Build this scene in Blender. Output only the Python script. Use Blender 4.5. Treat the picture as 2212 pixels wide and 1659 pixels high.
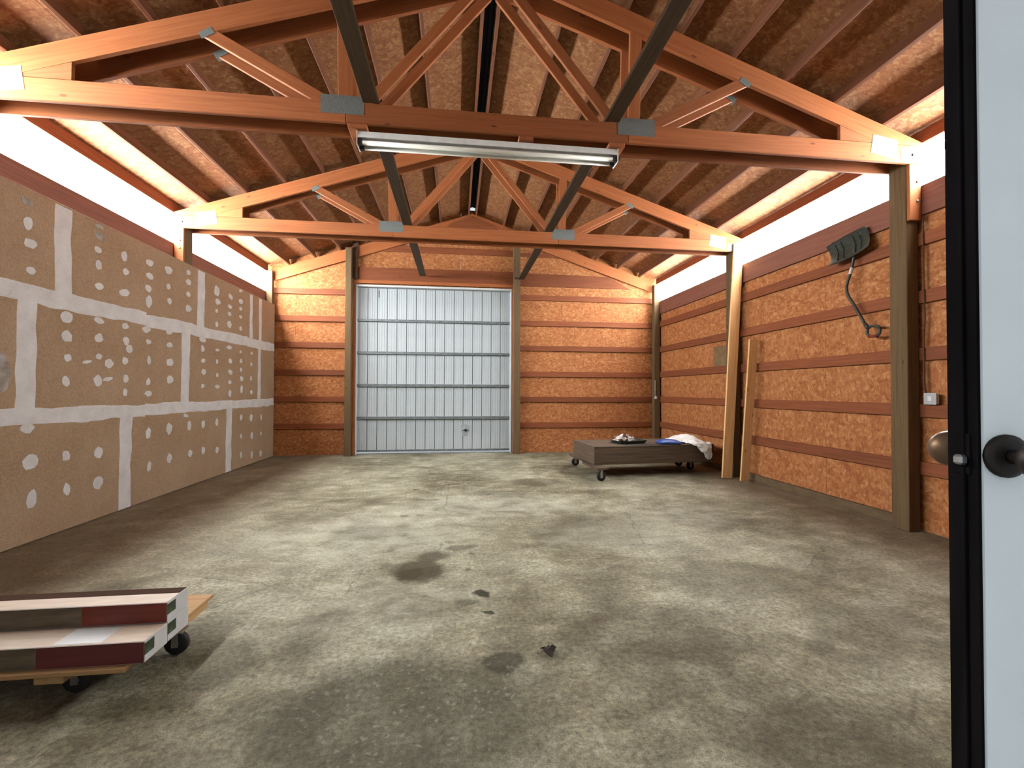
import bpy, bmesh, math, random
from mathutils import Vector, Matrix, noise

random.seed(7)
SC = bpy.context.scene
COL = SC.collection
for ob in list(bpy.data.objects):
    bpy.data.objects.remove(ob)

# ------------------------------------------------------------------ camera
FPX, YAW, PITCH, ROLL, CAMH = 973.793, 0.1210, 0.0153, 0.0035, 1.45
fw = Vector((math.sin(YAW) * math.cos(PITCH), math.cos(YAW) * math.cos(PITCH), math.sin(PITCH)))
rt = Vector((math.cos(YAW), -math.sin(YAW), 0))
up = rt.cross(fw)
rt2 = rt * math.cos(ROLL) + up * math.sin(ROLL)
up2 = -rt * math.sin(ROLL) + up * math.cos(ROLL)
cam = bpy.data.cameras.new('camera')
cam_ob = bpy.data.objects.new('camera', cam)
COL.objects.link(cam_ob)
cam.sensor_fit = 'HORIZONTAL'
cam.sensor_width = 36.0
cam.lens = FPX / 2212 * 36.0
cam.clip_start = 0.02
m = Matrix((rt2, up2, -fw)).transposed().to_4x4()
m.translation = (0, 0, CAMH)
cam_ob.matrix_world = m
SC.camera = cam_ob

# ------------------------------------------------------------------ world and exposure
LEFT_PANE, RIGHT_PANE, SKY = 50.0, 35.0, 0.44
EXPOSURE = 0.98
w = bpy.data.worlds.new('sky')
SC.world = w
w.use_nodes = True
w.node_tree.nodes['Background'].inputs[0].default_value = (0.86, 0.94, 1.0, 1)
w.node_tree.nodes['Background'].inputs[1].default_value = SKY
SC.view_settings.view_transform = 'Standard'
SC.view_settings.look = 'None'
SC.view_settings.exposure = EXPOSURE
SC.view_settings.gamma = 1.0
SC.view_settings.use_curve_mapping = False
SC.cycles.use_denoising = True
SC.cycles.diffuse_bounces = 1
SC.cycles.sample_clamp_indirect = 8.0
SC.cycles.max_bounces = 3
SC.cycles.glossy_bounces = 2
SC.cycles.adaptive_threshold = 0.08
SC.cycles.adaptive_min_samples = 16

# ------------------------------------------------------------------ materials
MAT = {}


class NT:
    def __init__(s, name):
        s.m = bpy.data.materials.new(name)
        s.m.use_nodes = True
        s.t = s.m.node_tree
        s.n = s.t.nodes
        s.b = s.n['Principled BSDF']
        MAT[name] = s.m
        s.co = s.n.new('ShaderNodeTexCoord').outputs['Object']

    def lk(s, a, b):
        s.t.links.new(a, b)

    def node(s, typ, ins=None, **kw):
        nd = s.n.new(typ)
        for k, v in kw.items():
            setattr(nd, k, v)
        for k, v in (ins or {}).items():
            if hasattr(v, 'is_output'):
                s.lk(v, nd.inputs[k])
            else:
                nd.inputs[k].default_value = v
        return nd

    def map(s, scale=(1, 1, 1), loc=(0, 0, 0), rot=(0, 0, 0), src=None):
        return s.node('ShaderNodeMapping', {'Vector': src or s.co, 'Scale': scale, 'Location': loc, 'Rotation': rot}).outputs[0]

    def noise(s, scale, vec=None, detail=4, rough=0.55, dist=0.0):
        return s.node('ShaderNodeTexNoise', {'Vector': vec or s.co, 'Scale': scale, 'Detail': detail, 'Roughness': rough, 'Distortion': dist}).outputs[0]

    def ramp(s, fac, stops, interp='LINEAR'):
        r = s.n.new('ShaderNodeValToRGB')
        r.color_ramp.interpolation = interp
        e = r.color_ramp.elements
        while len(e) < len(stops):
            e.new(0.5)
        for i, (p, c) in enumerate(stops):
            e[i].position = p
            e[i].color = (*c, 1) if len(c) == 3 else c
        s.lk(fac, r.inputs[0])
        return r.outputs[0]

    def mix(s, fac, a, b, mode='MIX'):
        nd = s.n.new('ShaderNodeMix')
        nd.data_type = 'RGBA'
        nd.blend_type = mode
        for sock, v in ((nd.inputs[0], fac), (nd.inputs[6], a), (nd.inputs[7], b)):
            if hasattr(v, 'is_output'):
                s.lk(v, sock)
            elif isinstance(v, (int, float)):
                sock.default_value = v
            else:
                sock.default_value = (*v, 1) if len(v) == 3 else v
        return nd.outputs[2]

    def math(s, op, a, b=0.0, c=0.0):
        nd = s.n.new('ShaderNodeMath')
        nd.operation = op
        for i, v in enumerate((a, b, c)):
            if hasattr(v, 'is_output'):
                s.lk(v, nd.inputs[i])
            else:
                nd.inputs[i].default_value = v
        return nd.outputs[0]

    def bump(s, h, strength=0.3, dist=0.01):
        nd = s.node('ShaderNodeBump', {'Height': h, 'Strength': strength, 'Distance': dist})
        s.lk(nd.outputs[0], s.b.inputs['Normal'])

    def out(s, col, rough=0.8, metal=0.0, spec=0.3, k=1.0):
        if k != 1.0:
            col = s.mix(1.0, col, (k, k, k), 'MULTIPLY') if hasattr(col, 'is_output') else tuple(v * k for v in col)
        for k, v in (('Base Color', col), ('Roughness', rough), ('Metallic', metal), ('Specular IOR Level', spec)):
            if hasattr(v, 'is_output'):
                s.lk(v, s.b.inputs[k])
            elif isinstance(v, (tuple, list)):
                s.b.inputs[k].default_value = (*v, 1)
            else:
                s.b.inputs[k].default_value = v
        return s.m

    def rnd(s):
        return s.n.new('ShaderNodeObjectInfo').outputs['Random']


def wood(name, dark, mid, light, grain=1.0, rough=0.75):
    t = NT(name)
    rv = t.rnd()
    off = t.node('ShaderNodeVectorMath', {0: t.co, 1: (0, 0, 0)}, operation='ADD')
    cmb = t.node('ShaderNodeCombineXYZ', {'X': t.math('MULTIPLY', rv, 37.0), 'Y': t.math('MULTIPLY', rv, 11.0)})
    t.lk(cmb.outputs[0], off.inputs[1])
    v = t.map((0.55, 14 * grain, 14 * grain), src=off.outputs[0])
    n1 = t.noise(3.0, v, 5, 0.6, 0.6)
    n2 = t.noise(2.2, off.outputs[0], 3, 0.5)
    c = t.ramp(n1, [(0.25, dark), (0.5, mid), (0.78, light)])
    c = t.mix(t.ramp(n2, [(0.35, (0, 0, 0)), (0.7, (0.35, 0.35, 0.35))]), c, mid)
    sh = t.math('MULTIPLY_ADD', rv, 0.3, 0.85)
    hs = t.node('ShaderNodeHueSaturation', {'Color': c, 'Value': sh})
    # knots
    k = t.node('ShaderNodeTexVoronoi', {'Vector': t.map((1.0, 2.6, 2.6), src=off.outputs[0]), 'Scale': 2.3})
    km = t.ramp(k.outputs['Distance'], [(0.05, (1, 1, 1)), (0.085, (0, 0, 0))])
    c2 = t.mix(t.math('MULTIPLY', km, 0.7), hs.outputs[0], tuple(x * 0.35 for x in dark))
    t.bump(n1, 0.25, 0.004)
    return t.out(c2, rough)


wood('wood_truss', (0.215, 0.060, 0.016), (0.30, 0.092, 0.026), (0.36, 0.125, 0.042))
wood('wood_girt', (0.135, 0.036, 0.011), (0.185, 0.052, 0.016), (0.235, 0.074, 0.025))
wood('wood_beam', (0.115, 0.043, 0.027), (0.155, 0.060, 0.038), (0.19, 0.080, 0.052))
wood('wood_purlin', (0.125, 0.045, 0.020), (0.165, 0.062, 0.027), (0.21, 0.088, 0.042))
wood('wood_post', (0.066, 0.039, 0.016), (0.10, 0.061, 0.026), (0.135, 0.085, 0.039), 1.2, 0.85)
wood('wood_tie', (0.040, 0.023, 0.011), (0.062, 0.036, 0.017), (0.085, 0.050, 0.025), 1.2, 0.85)
wood('wood_dark', (0.05, 0.026, 0.014), (0.075, 0.040, 0.021), (0.10, 0.056, 0.03))
wood('wood_new', (0.50, 0.275, 0.10), (0.66, 0.39, 0.165), (0.74, 0.49, 0.24))
wood('wood_cart', (0.045, 0.030, 0.018), (0.085, 0.056, 0.034), (0.13, 0.088, 0.055), 0.8, 0.85)
wood('wood_deck', (0.30, 0.165, 0.065), (0.38, 0.22, 0.092), (0.44, 0.27, 0.125), 0.7)


def osb(name, cols, scale=1.0):
    t = NT(name)
    dn = t.node('ShaderNodeTexNoise', {'Vector': t.co, 'Scale': 7.0, 'Detail': 2.0})
    dv = t.node('ShaderNodeVectorMath', {0: dn.outputs['Color'], 1: (0.5, 0.5, 0.5)}, operation='SUBTRACT')
    ds = t.node('ShaderNodeVectorMath', {0: dv.outputs[0], 'Scale': 0.10}, operation='SCALE')
    dd = t.node('ShaderNodeVectorMath', {0: t.co, 1: ds.outputs[0]}, operation='ADD').outputs[0]
    v1 = t.node('ShaderNodeTexVoronoi', {'Vector': t.map((1.0, 1.0, 2.1), rot=(0.5, 0.4, 0.3), src=dd), 'Scale': 19.0 * scale, 'Randomness': 1.0})
    v2 = t.node('ShaderNodeTexVoronoi', {'Vector': t.map((1.0, 1.8, 0.9), rot=(-0.4, 0.9, 1.2), src=dd), 'Scale': 34.0 * scale})
    s1 = t.node('ShaderNodeSeparateColor', {0: v1.outputs['Color']}).outputs[0]
    s2 = t.node('ShaderNodeSeparateColor', {0: v2.outputs['Color']}).outputs[1]
    f = t.math('MULTIPLY_ADD', s1, 0.55, t.math('MULTIPLY', s2, 0.45))
    big = t.noise(1.7, t.co, 3)
    f = t.math('ADD', f, t.math('MULTIPLY_ADD', big, 0.3, -0.15))
    c = t.ramp(f, [(0.1, cols[0]), (0.4, cols[1]), (0.68, cols[2]), (0.92, cols[3])])
    fine = t.noise(120.0, t.co, 2)
    c = t.mix(t.ramp(fine, [(0.3, (0.45, 0.45, 0.45)), (0.5, (0, 0, 0))]), c, tuple(x * 0.55 for x in cols[0]))
    t.bump(f, 0.35, 0.004)
    return t.out(c, 0.78, spec=0.25)


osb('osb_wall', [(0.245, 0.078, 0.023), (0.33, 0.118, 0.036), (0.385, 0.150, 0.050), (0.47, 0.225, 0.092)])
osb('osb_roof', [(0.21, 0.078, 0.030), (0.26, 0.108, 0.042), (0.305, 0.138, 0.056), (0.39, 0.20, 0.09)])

# concrete with stains that keep their own shape
STAINS = [  # stains and plain dark patches: x, y, rx, ry, strength, brown
    (-0.30, 3.72, 0.25, 0.28, 0.82, 1), (-0.36, 3.66, 0.13, 0.14, 0.7, 1), (-0.20, 4.02, 0.17, 0.14, 0.6, 1), (0.02, 4.20, 0.15, 0.095, 0.6, 1),
    (-0.07, 4.37, 0.07, 0.05, 0.45, 1), (0.15, 4.25, 0.06, 0.05, 0.4, 1), (0.18, 3.26, 0.065, 0.085, 0.95, 0),
    (0.07, 3.12, 0.09, 0.045, 0.5, 0), (0.20, 2.96, 0.045, 0.04, 0.9, 0), (0.26, 2.42, 0.15, 0.12, 0.8, 0),
    (0.14, 4.03, 0.035, 0.03, 0.6, 0), (-0.60, 5.35, 0.08, 0.06, 0.5, 0), (-0.42, 5.36, 0.07, 0.05, 0.45, 0),
    (0.11, 3.7, 0.03, 0.03, 0.5, 0), (1.25, 7.1, 0.55, 0.38, 0.45, 1), (-0.6, 6.75, 0.05, 0.07, 0.6, 1), (-0.30, 6.1, 0.1, 0.05, 0.4, 0),
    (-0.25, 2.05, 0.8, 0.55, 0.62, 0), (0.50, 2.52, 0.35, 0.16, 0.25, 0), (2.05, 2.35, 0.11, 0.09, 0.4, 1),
    (-0.95, 4.75, 0.35, 0.28, 0.22, 0), (1.45, 4.6, 0.7, 0.55, 0.35, 1), (1.15, 2.6, 0.6, 0.4, 0.35, 1), (2.2, 3.3, 0.7, 0.4, 0.3, 1), (2.6, 2.5, 0.5, 0.4, 0.3, 1), (1.6, 1.7, 0.6, 0.3, 0.3, 1), (-1.1, 2.6, 0.4, 0.3, 0.25, 0), (0.5, 6.4, 0.6, 0.2, 0.25, 1)]
t = NT('concrete')
dn = t.node('ShaderNodeTexNoise', {'Vector': t.co, 'Scale': 5.5, 'Detail': 5.0, 'Roughness': 0.65})
dv = t.node('ShaderNodeVectorMath', {0: dn.outputs['Color'], 1: (0.5, 0.5, 0.5)}, operation='SUBTRACT')
ds = t.node('ShaderNodeVectorMath', {0: dv.outputs[0], 'Scale': 0.16}, operation='SCALE')
dco = t.node('ShaderNodeVectorMath', {0: t.co, 1: ds.outputs[0]}, operation='ADD').outputs[0]
n_big = t.noise(0.75, t.co, 6, 0.62, 0.5)
n_mid = t.noise(3.2, t.map((1, 1.5, 1)), 7, 0.68, 0.4)
n_fine = t.noise(34.0, t.co, 5, 0.7)
c = t.ramp(n_big, [(0.36, (0.15, 0.132, 0.085)), (0.48, (0.31, 0.288, 0.215)), (0.58, (0.49, 0.475, 0.39))])
c2 = t.ramp(n_mid, [(0.36, (0.115, 0.098, 0.060)), (0.50, (0.31, 0.290, 0.215)), (0.64, (0.62, 0.605, 0.51))])
c = t.mix(0.42, c, c2)
c = t.mix(0.35, c, t.ramp(t.noise(1.9, t.map((1.3, 0.8, 1), rot=(0, 0, 0.5)), 8, 0.7, 0.8), [(0.36, (0.26, 0.26, 0.25)), (0.5, (0.5, 0.5, 0.5)), (0.62, (0.74, 0.74, 0.73))]), 'OVERLAY')
c = t.mix(0.45, c, t.ramp(n_fine, [(0.32, (0.0, 0.0, 0.0)), (0.5, (0.5, 0.5, 0.5)), (0.68, (1, 1, 1))]), 'OVERLAY')
n_grit = t.noise(150.0, t.co, 3, 0.7)
c = t.mix(0.35, c, t.ramp(n_grit, [(0.32, (0.0, 0.0, 0.0)), (0.5, (0.5, 0.5, 0.5)), (0.68, (1, 1, 1))]), 'OVERLAY')
# pale aggregate showing through the worn patch
ag = t.node('ShaderNodeTexVoronoi', {'Vector': dco, 'Scale': 21.0}).outputs['Distance']
ap = t.node('ShaderNodeVectorMath', {0: t.map((1 / 0.75, 1 / 0.55, 0.0), (0.15 / 0.75, -2.15 / 0.55, 0))}, operation='LENGTH').outputs['Value']
am = t.math('MULTIPLY', t.ramp(ag, [(0.12, (0.45, 0.45, 0.45)), (0.30, (0, 0, 0))]), t.ramp(ap, [(0.5, (1, 1, 1)), (1.0, (0, 0, 0))]))
# brown shade along the side walls, painted into the slab colour
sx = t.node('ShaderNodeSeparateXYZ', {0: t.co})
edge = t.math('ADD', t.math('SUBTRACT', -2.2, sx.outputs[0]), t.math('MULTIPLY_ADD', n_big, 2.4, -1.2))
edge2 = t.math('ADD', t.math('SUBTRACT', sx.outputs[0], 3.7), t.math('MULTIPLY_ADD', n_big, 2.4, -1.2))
wall_shade = t.ramp(t.math('MAXIMUM', edge, edge2), [(0.0, (0, 0, 0)), (1.0, (0.5, 0.5, 0.5))])
c = t.mix(wall_shade, c, (0.19, 0.13, 0.075))
for (x, y, rx, ry, s) in ((-0.9, 4.7, 1.5, 1.0, 0.45), (0.4, 5.7, 1.6, 0.8, 0.45), (1.6, 4.4, 1.0, 0.5, 0.3), (-0.6, 3.2, 1.0, 0.6, 0.25), (2.6, 5.0, 0.8, 0.6, 0.3)):  # pale ellipses paint the brighter lit centre into the floor colour
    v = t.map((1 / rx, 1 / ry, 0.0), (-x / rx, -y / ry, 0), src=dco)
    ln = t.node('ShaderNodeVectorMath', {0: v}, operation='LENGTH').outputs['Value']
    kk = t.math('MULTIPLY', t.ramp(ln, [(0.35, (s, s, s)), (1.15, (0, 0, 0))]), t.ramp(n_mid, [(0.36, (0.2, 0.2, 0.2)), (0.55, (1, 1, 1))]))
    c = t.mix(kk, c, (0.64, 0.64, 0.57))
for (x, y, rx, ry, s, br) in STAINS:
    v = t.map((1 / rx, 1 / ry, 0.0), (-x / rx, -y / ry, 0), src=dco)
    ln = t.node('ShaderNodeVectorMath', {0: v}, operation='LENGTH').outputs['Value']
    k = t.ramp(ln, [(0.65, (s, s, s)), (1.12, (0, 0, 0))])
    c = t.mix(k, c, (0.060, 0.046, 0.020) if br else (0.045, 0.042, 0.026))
c = t.mix(am, c, (0.46, 0.47, 0.42))
# hairline cracks
cv = t.node('ShaderNodeTexVoronoi', {'Vector': dco, 'Scale': 0.42}, feature='DISTANCE_TO_EDGE')
ck = t.ramp(cv.outputs['Distance'], [(0.0, (0.6, 0.6, 0.6)), (0.0035, (0, 0, 0))])
ck = t.math('MULTIPLY', ck, t.ramp(t.noise(1.1, t.co, 2), [(0.47, (0, 0, 0)), (0.56, (1, 1, 1))]))
c = t.mix(ck, c, (0.06, 0.055, 0.045))
h = t.math('ADD', t.math('MULTIPLY', n_mid, 0.7), t.math('MULTIPLY', n_fine, 0.4))
c = t.mix(1.0, c, (0.62, 0.595, 0.52), 'MULTIPLY')
t.bump(h, 0.8, 0.022)
t.out(c, t.ramp(n_mid, [(0.3, (0.55, 0.55, 0.55)), (0.7, (0.85, 0.85, 0.85))]), spec=0.15, k=1.0)

t = NT('ground_gravel')
t.out(t.ramp(t.noise(14, None, 5), [(0.3, (0.72, 0.74, 0.76)), (0.7, (0.82, 0.84, 0.86))]), 0.9)

t = NT('drywall_paper')
n1 = t.noise(1.3, None, 4)
n2 = t.noise(70, None, 4, 0.7)
c = t.ramp(n1, [(0.3, (0.30, 0.185, 0.105)), (0.7, (0.37, 0.245, 0.150))])
c = t.mix(0.4, c, t.ramp(n2, [(0.3, (0.2, 0.2, 0.2)), (0.7, (0.8, 0.8, 0.8))]), 'OVERLAY')
t.bump(n2, 0.15, 0.002)
t.out(c, 0.9, spec=0.15, k=0.80)

t = NT('joint_compound')
n1 = t.noise(6, None, 5)
n2 = t.noise(80, None, 4, 0.7)
c = t.ramp(n1, [(0.3, (0.60, 0.54, 0.49)), (0.7, (0.72, 0.67, 0.62))])
c = t.mix(0.3, c, t.ramp(n2, [(0.3, (0.25, 0.25, 0.25)), (0.7, (0.75, 0.75, 0.75))]), 'OVERLAY')
t.bump(n2, 0.3, 0.003)
t.out(c, 0.85, spec=0.2, k=0.68)

t = NT('thin_compound')
n1 = t.noise(9, None, 5)
t.out(t.ramp(n1, [(0.35, (0.27, 0.20, 0.14)), (0.68, (0.48, 0.45, 0.42))]), 0.9, spec=0.2, k=0.68)

t = NT('galvanized')
n1 = t.node('ShaderNodeTexNoise', {'Vector': t.map((60, 1, 8)), 'Scale': 3.0, 'Detail': 3.0}).outputs[0]
t.bump(n1, 0.5, 0.003)
t.out(t.ramp(n1, [(0.3, (0.25, 0.28, 0.25)), (0.7, (0.44, 0.475, 0.43))]), 0.6, 0.2, k=0.45)
t = NT('steel')
t.out((0.35, 0.35, 0.34), 0.35, 0.9)
t = NT('dark_bronze')
t.out((0.018, 0.014, 0.011), 0.5, 0.4)
t = NT('knob_brass')
t.out((0.13, 0.08, 0.045), 0.45, 0.7)

t = NT('door_steel')
n1 = t.noise(3.0, t.map((1, 1, 0.35)), 4)
n2 = t.noise(60, None, 3)
c = t.ramp(n1, [(0.3, (0.53, 0.59, 0.595)), (0.7, (0.66, 0.71, 0.71))])
c = t.mix(0.22, c, t.ramp(n2, [(0.3, (0.3, 0.3, 0.3)), (0.7, (0.7, 0.7, 0.7))]), 'OVERLAY')
t.out(c, 0.42, 0.0, 0.4, k=0.62)
t = NT('strut_steel')
n1 = t.noise(9.0, t.map((1, 1, 6)), 4)
t.out(t.ramp(n1, [(0.3, (0.10, 0.12, 0.12)), (0.7, (0.30, 0.34, 0.34))]), 0.45, 0.3, k=0.7)
t = NT('white_trim')
t.out((0.80, 0.80, 0.78), 0.5, k=0.62)
t = NT('smudge')
n1 = t.noise(20, None, 4)
t.out(t.ramp(n1, [(0.3, (0.20, 0.215, 0.21)), (0.7, (0.33, 0.36, 0.355))]), 0.7)
t = NT('entry_door_paint')
n1 = t.noise(4, None, 4)
t.out(t.ramp(n1, [(0.3, (0.64, 0.665, 0.655)), (0.7, (0.72, 0.745, 0.735))]), 0.5, spec=0.35)
t = NT('black_seal')
n1 = t.noise(30, t.map((1, 1, 0.1)), 3)
t.out(t.ramp(n1, [(0.3, (0.003, 0.0025, 0.0025)), (0.7, (0.007, 0.006, 0.006))]), 0.9, spec=0.03)

for nm, st in (('pane_left', LEFT_PANE), ('pane_right', RIGHT_PANE)):
    t = NT(nm)   # translucent fibreglass light panel, lit by the daylight behind it
    t.out((0.8, 0.85, 0.88), 0.6)
    t.b.inputs['Emission Color'].default_value = (0.93, 0.965, 1.0, 1)
    t.b.inputs['Emission Strength'].default_value = st

t = NT('fixture_white')
n1 = t.noise(12, None, 4)
t.out(t.ramp(n1, [(0.3, (0.62, 0.64, 0.60)), (0.7, (0.74, 0.76, 0.72))]), 0.4, spec=0.4, k=1.1)
t = NT('tube_glass')
t.out((0.70, 0.68, 0.58), 0.35, spec=0.3, k=1.0)
t = NT('socket_dark')
t.out((0.05, 0.05, 0.045), 0.5)
t = NT('black_plastic')
n1 = t.noise(9, None, 4)
t.out(t.ramp(n1, [(0.35, (0.008, 0.011, 0.008)), (0.7, (0.03, 0.04, 0.03))]), 0.5, spec=0.5)
t = NT('black_rubber')
t.out((0.015, 0.013, 0.012), 0.7)
t = NT('blade_green')
n1 = t.noise(14, t.map((1, 1, 3)), 5, 0.7)
t.out(t.ramp(n1, [(0.35, (0.010, 0.014, 0.010)), (0.62, (0.022, 0.030, 0.021)), (0.8, (0.045, 0.055, 0.045))]), 0.65, spec=0.25)
t = NT('white_label')
t.out((0.78, 0.76, 0.72), 0.6, k=0.7)
t = NT('grip_red')
t.out((0.16, 0.02, 0.012), 0.5)
t = NT('blue_plastic')
n1 = t.noise(12, None, 3)
t.out(t.ramp(n1, [(0.35, (0.015, 0.055, 0.26)), (0.7, (0.04, 0.13, 0.48))]), 0.4, spec=0.4, k=0.7)
t = NT('sack_paper')
n1 = t.noise(5.0, None, 4)
vor = t.node('ShaderNodeTexVoronoi', {'Vector': t.map((14, 30, 30)), 'Scale': 1.6}).outputs['Distance']
pr = t.math('MULTIPLY', t.ramp(vor, [(0.22, (1, 1, 1)), (0.34, (0, 0, 0))]), t.ramp(t.noise(3.1, None, 2), [(0.50, (0, 0, 0)), (0.58, (0.75, 0.75, 0.75))]))
c = t.mix(pr, t.ramp(n1, [(0.3, (0.60, 0.59, 0.55)), (0.7, (0.80, 0.79, 0.75))]), (0.13, 0.13, 0.12))
t.out(c, 0.7, k=1.0)
t = NT('rag')
n1 = t.noise(11, None, 4)
t.out(t.ramp(n1, [(0.42, (0.05, 0.022, 0.012)), (0.5, (0.20, 0.12, 0.08)), (0.56, (0.62, 0.58, 0.54))]), 0.9)
t = NT('carton_cream')
n1 = t.noise(5, t.map((1, 6, 1)), 4)
t.out(t.ramp(n1, [(0.3, (0.58, 0.43, 0.30)), (0.7, (0.72, 0.56, 0.42))]), 0.55, spec=0.4, k=0.6)
t = NT('carton_white')
n1 = t.noise(7, None, 4)
t.out(t.ramp(n1, [(0.3, (0.62, 0.61, 0.58)), (0.7, (0.76, 0.75, 0.72))]), 0.45, spec=0.45, k=0.6)
t = NT('carton_red')
n1 = t.noise(6, t.map((0.6, 1, 7)), 5)
t.out(t.ramp(n1, [(0.3, (0.16, 0.012, 0.008)), (0.7, (0.30, 0.032, 0.018))]), 0.3, spec=0.55, k=0.6)
t = NT('carton_maroon')
n1 = t.noise(6, t.map((0.6, 1, 7)), 5)
t.out(t.ramp(n1, [(0.3, (0.12, 0.014, 0.020)), (0.7, (0.19, 0.026, 0.034))]), 0.3, spec=0.5, k=0.6)
t = NT('carton_film')
n1 = t.noise(7, t.map((0.6, 1, 5)), 5)
t.out(t.ramp(n1, [(0.3, (0.10, 0.075, 0.045)), (0.7, (0.20, 0.155, 0.10))]), 0.25, spec=0.6, k=0.6)
t = NT('carton_brown')
t.out((0.04, 0.018, 0.009), 0.9, spec=0.08)
t = NT('label_green')
n1 = t.noise(24, t.map((1, 2, 0.5)), 3)
t.out(t.ramp(n1, [(0.4, (0.012, 0.02, 0.01)), (0.6, (0.035, 0.06, 0.025)), (0.75, (0.2, 0.22, 0.16))]), 0.5)
t = NT('leaf')
t.out((0.018, 0.010, 0.006), 0.8)
t = NT('conduit_grey')
t.out((0.55, 0.55, 0.54), 0.5, k=0.6)
t = NT('grey_board')
n1 = t.noise(9, None, 5)
t.out(t.ramp(n1, [(0.3, (0.23, 0.13, 0.055)), (0.7, (0.30, 0.19, 0.09))]), 0.85, k=0.62)
t = NT('skirt')
n1 = t.noise(6, t.map((1, 1, 3)), 5)
t.out(t.ramp(n1, [(0.3, (0.14, 0.09, 0.045)), (0.7, (0.22, 0.15, 0.075))]), 0.9, k=0.62)

# ------------------------------------------------------------------ builders
W = {}


def put(name, mesh, mat, parent=None, M=None, smooth=False):
    ob = bpy.data.objects.new(name, mesh)
    COL.objects.link(ob)
    M = M or Matrix.Identity(4)
    if mat and not mesh.materials:
        mesh.materials.append(MAT[mat])
    if parent is not None:
        ob.parent = parent
        ob.matrix_basis = W[parent].inverted() @ M
    else:
        ob.matrix_basis = M
    W[ob] = M
    if smooth:
        for p in mesh.polygons:
            p.use_smooth = True
    return ob


def empty(name, loc=(0, 0, 0), parent=None):
    ob = bpy.data.objects.new(name, None)
    COL.objects.link(ob)
    M = Matrix.Translation(loc)
    ob.empty_display_size = 0.1
    if parent is not None:
        ob.parent = parent
        ob.matrix_basis = W[parent].inverted() @ M
    else:
        ob.matrix_basis = M
    W[ob] = M
    return ob


def tag(ob, label=None, cat=None, group=None, kind=None):
    if label:
        ob['label'] = label
    if cat:
        ob['category'] = cat
    if group:
        ob['group'] = group
    if kind:
        ob['kind'] = kind
    return ob


BOXES = {}


def box_mesh(lx, ly, lz, bev=0.003, name='box'):
    key = (round(lx, 4), round(ly, 4), round(lz, 4), round(bev, 4))
    bm = bmesh.new()
    bmesh.ops.create_cube(bm, size=1.0)
    bmesh.ops.scale(bm, vec=(lx, ly, lz), verts=bm.verts)
    if bev > 0:
        bmesh.ops.bevel(bm, geom=list(bm.edges), offset=min(bev, 0.3 * min(lx, ly, lz)), segments=1, affect='EDGES')
    me = bpy.data.meshes.new(name)
    bm.to_mesh(me)
    bm.free()
    return me


def frame(p0, p1, upv):
    p0, p1 = Vector(p0), Vector(p1)
    x = (p1 - p0).normalized()
    u = Vector(upv)
    z = (u - x * u.dot(x)).normalized()
    y = z.cross(x)
    M = Matrix((x, y, z)).transposed().to_4x4()
    M.translation = (p0 + p1) / 2
    return M, (p1 - p0).length


def plank(name, p0, p1, wid, thk, mat, parent=None, upv=(0, 0, 1), bev=0.004):
    """board from p0 to p1; wid along upv, thk across"""
    M, L = frame(p0, p1, upv)
    return put(name, box_mesh(L, thk, wid, bev, name), mat, parent, M)


def box(name, x0, x1, y0, y1, z0, z1, mat, parent=None, bev=0.004):
    d = (x1 - x0, y1 - y0, z1 - z0)
    c = ((x0 + x1) / 2, (y0 + y1) / 2, (z0 + z1) / 2)
    ax = d.index(max(d))
    if ax == 0:
        return plank(name, (x0, c[1], c[2]), (x1, c[1], c[2]), d[2], d[1], mat, parent, (0, 0, 1), bev)
    if ax == 1:
        return plank(name, (c[0], y0, c[2]), (c[0], y1, c[2]), d[2], d[0], mat, parent, (0, 0, 1), bev)
    return plank(name, (c[0], c[1], z0), (c[0], c[1], z1), d[0], d[1], mat, parent, (1, 0, 0), bev)


def prism_mesh(name, pts, a0, a1, axis, bev=0.0):
    """polygon pts in the plane across axis ('x': (y,z), 'y': (x,z), 'z': (x,y)) extruded a0..a1"""
    bm = bmesh.new()
    f = {'x': lambda p, a: (a, p[0], p[1]), 'y': lambda p, a: (p[0], a, p[1]), 'z': lambda p, a: (p[0], p[1], a)}[axis]
    A = [bm.verts.new(f(p, a0)) for p in pts]
    B = [bm.verts.new(f(p, a1)) for p in pts]
    n = len(pts)
    bm.faces.new(A)
    bm.faces.new(B)
    for i in range(n):
        bm.faces.new((A[i], A[(i + 1) % n], B[(i + 1) % n], B[i]))
    bmesh.ops.recalc_face_normals(bm, faces=bm.faces)
    if bev:
        bmesh.ops.bevel(bm, geom=list(bm.edges), offset=bev, segments=1, affect='EDGES')
    me = bpy.data.meshes.new(name)
    bm.to_mesh(me)
    bm.free()
    return me


def prism(name, pts, a0, a1, axis, mat, parent=None, bev=0.0, ang=None):
    """world-space prism; ang (about y) turns the object's own x axis along the grain"""
    if ang is None:
        return put(name, prism_mesh(name, pts, a0, a1, axis, bev), mat, parent)
    cx = sum(p[0] for p in pts) / len(pts)
    cz = sum(p[1] for p in pts) / len(pts)
    ca, sa = math.cos(ang), math.sin(ang)
    loc = [((p[0] - cx) * ca + (p[1] - cz) * sa, -(p[0] - cx) * sa + (p[1] - cz) * ca) for p in pts]
    ym = (a0 + a1) / 2
    M = Matrix.Translation((cx, ym, cz)) @ Matrix.Rotation(-ang, 4, 'Y')
    return put(name, prism_mesh(name, loc, a0 - ym, a1 - ym, 'y', bev), mat, parent, M)


def from_bm(name, bm, mat, parent=None, M=None, smooth=False):
    me = bpy.data.meshes.new(name)
    bmesh.ops.recalc_face_normals(bm, faces=bm.faces)
    bm.to_mesh(me)
    bm.free()
    return put(name, me, mat, parent, M, smooth)


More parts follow.
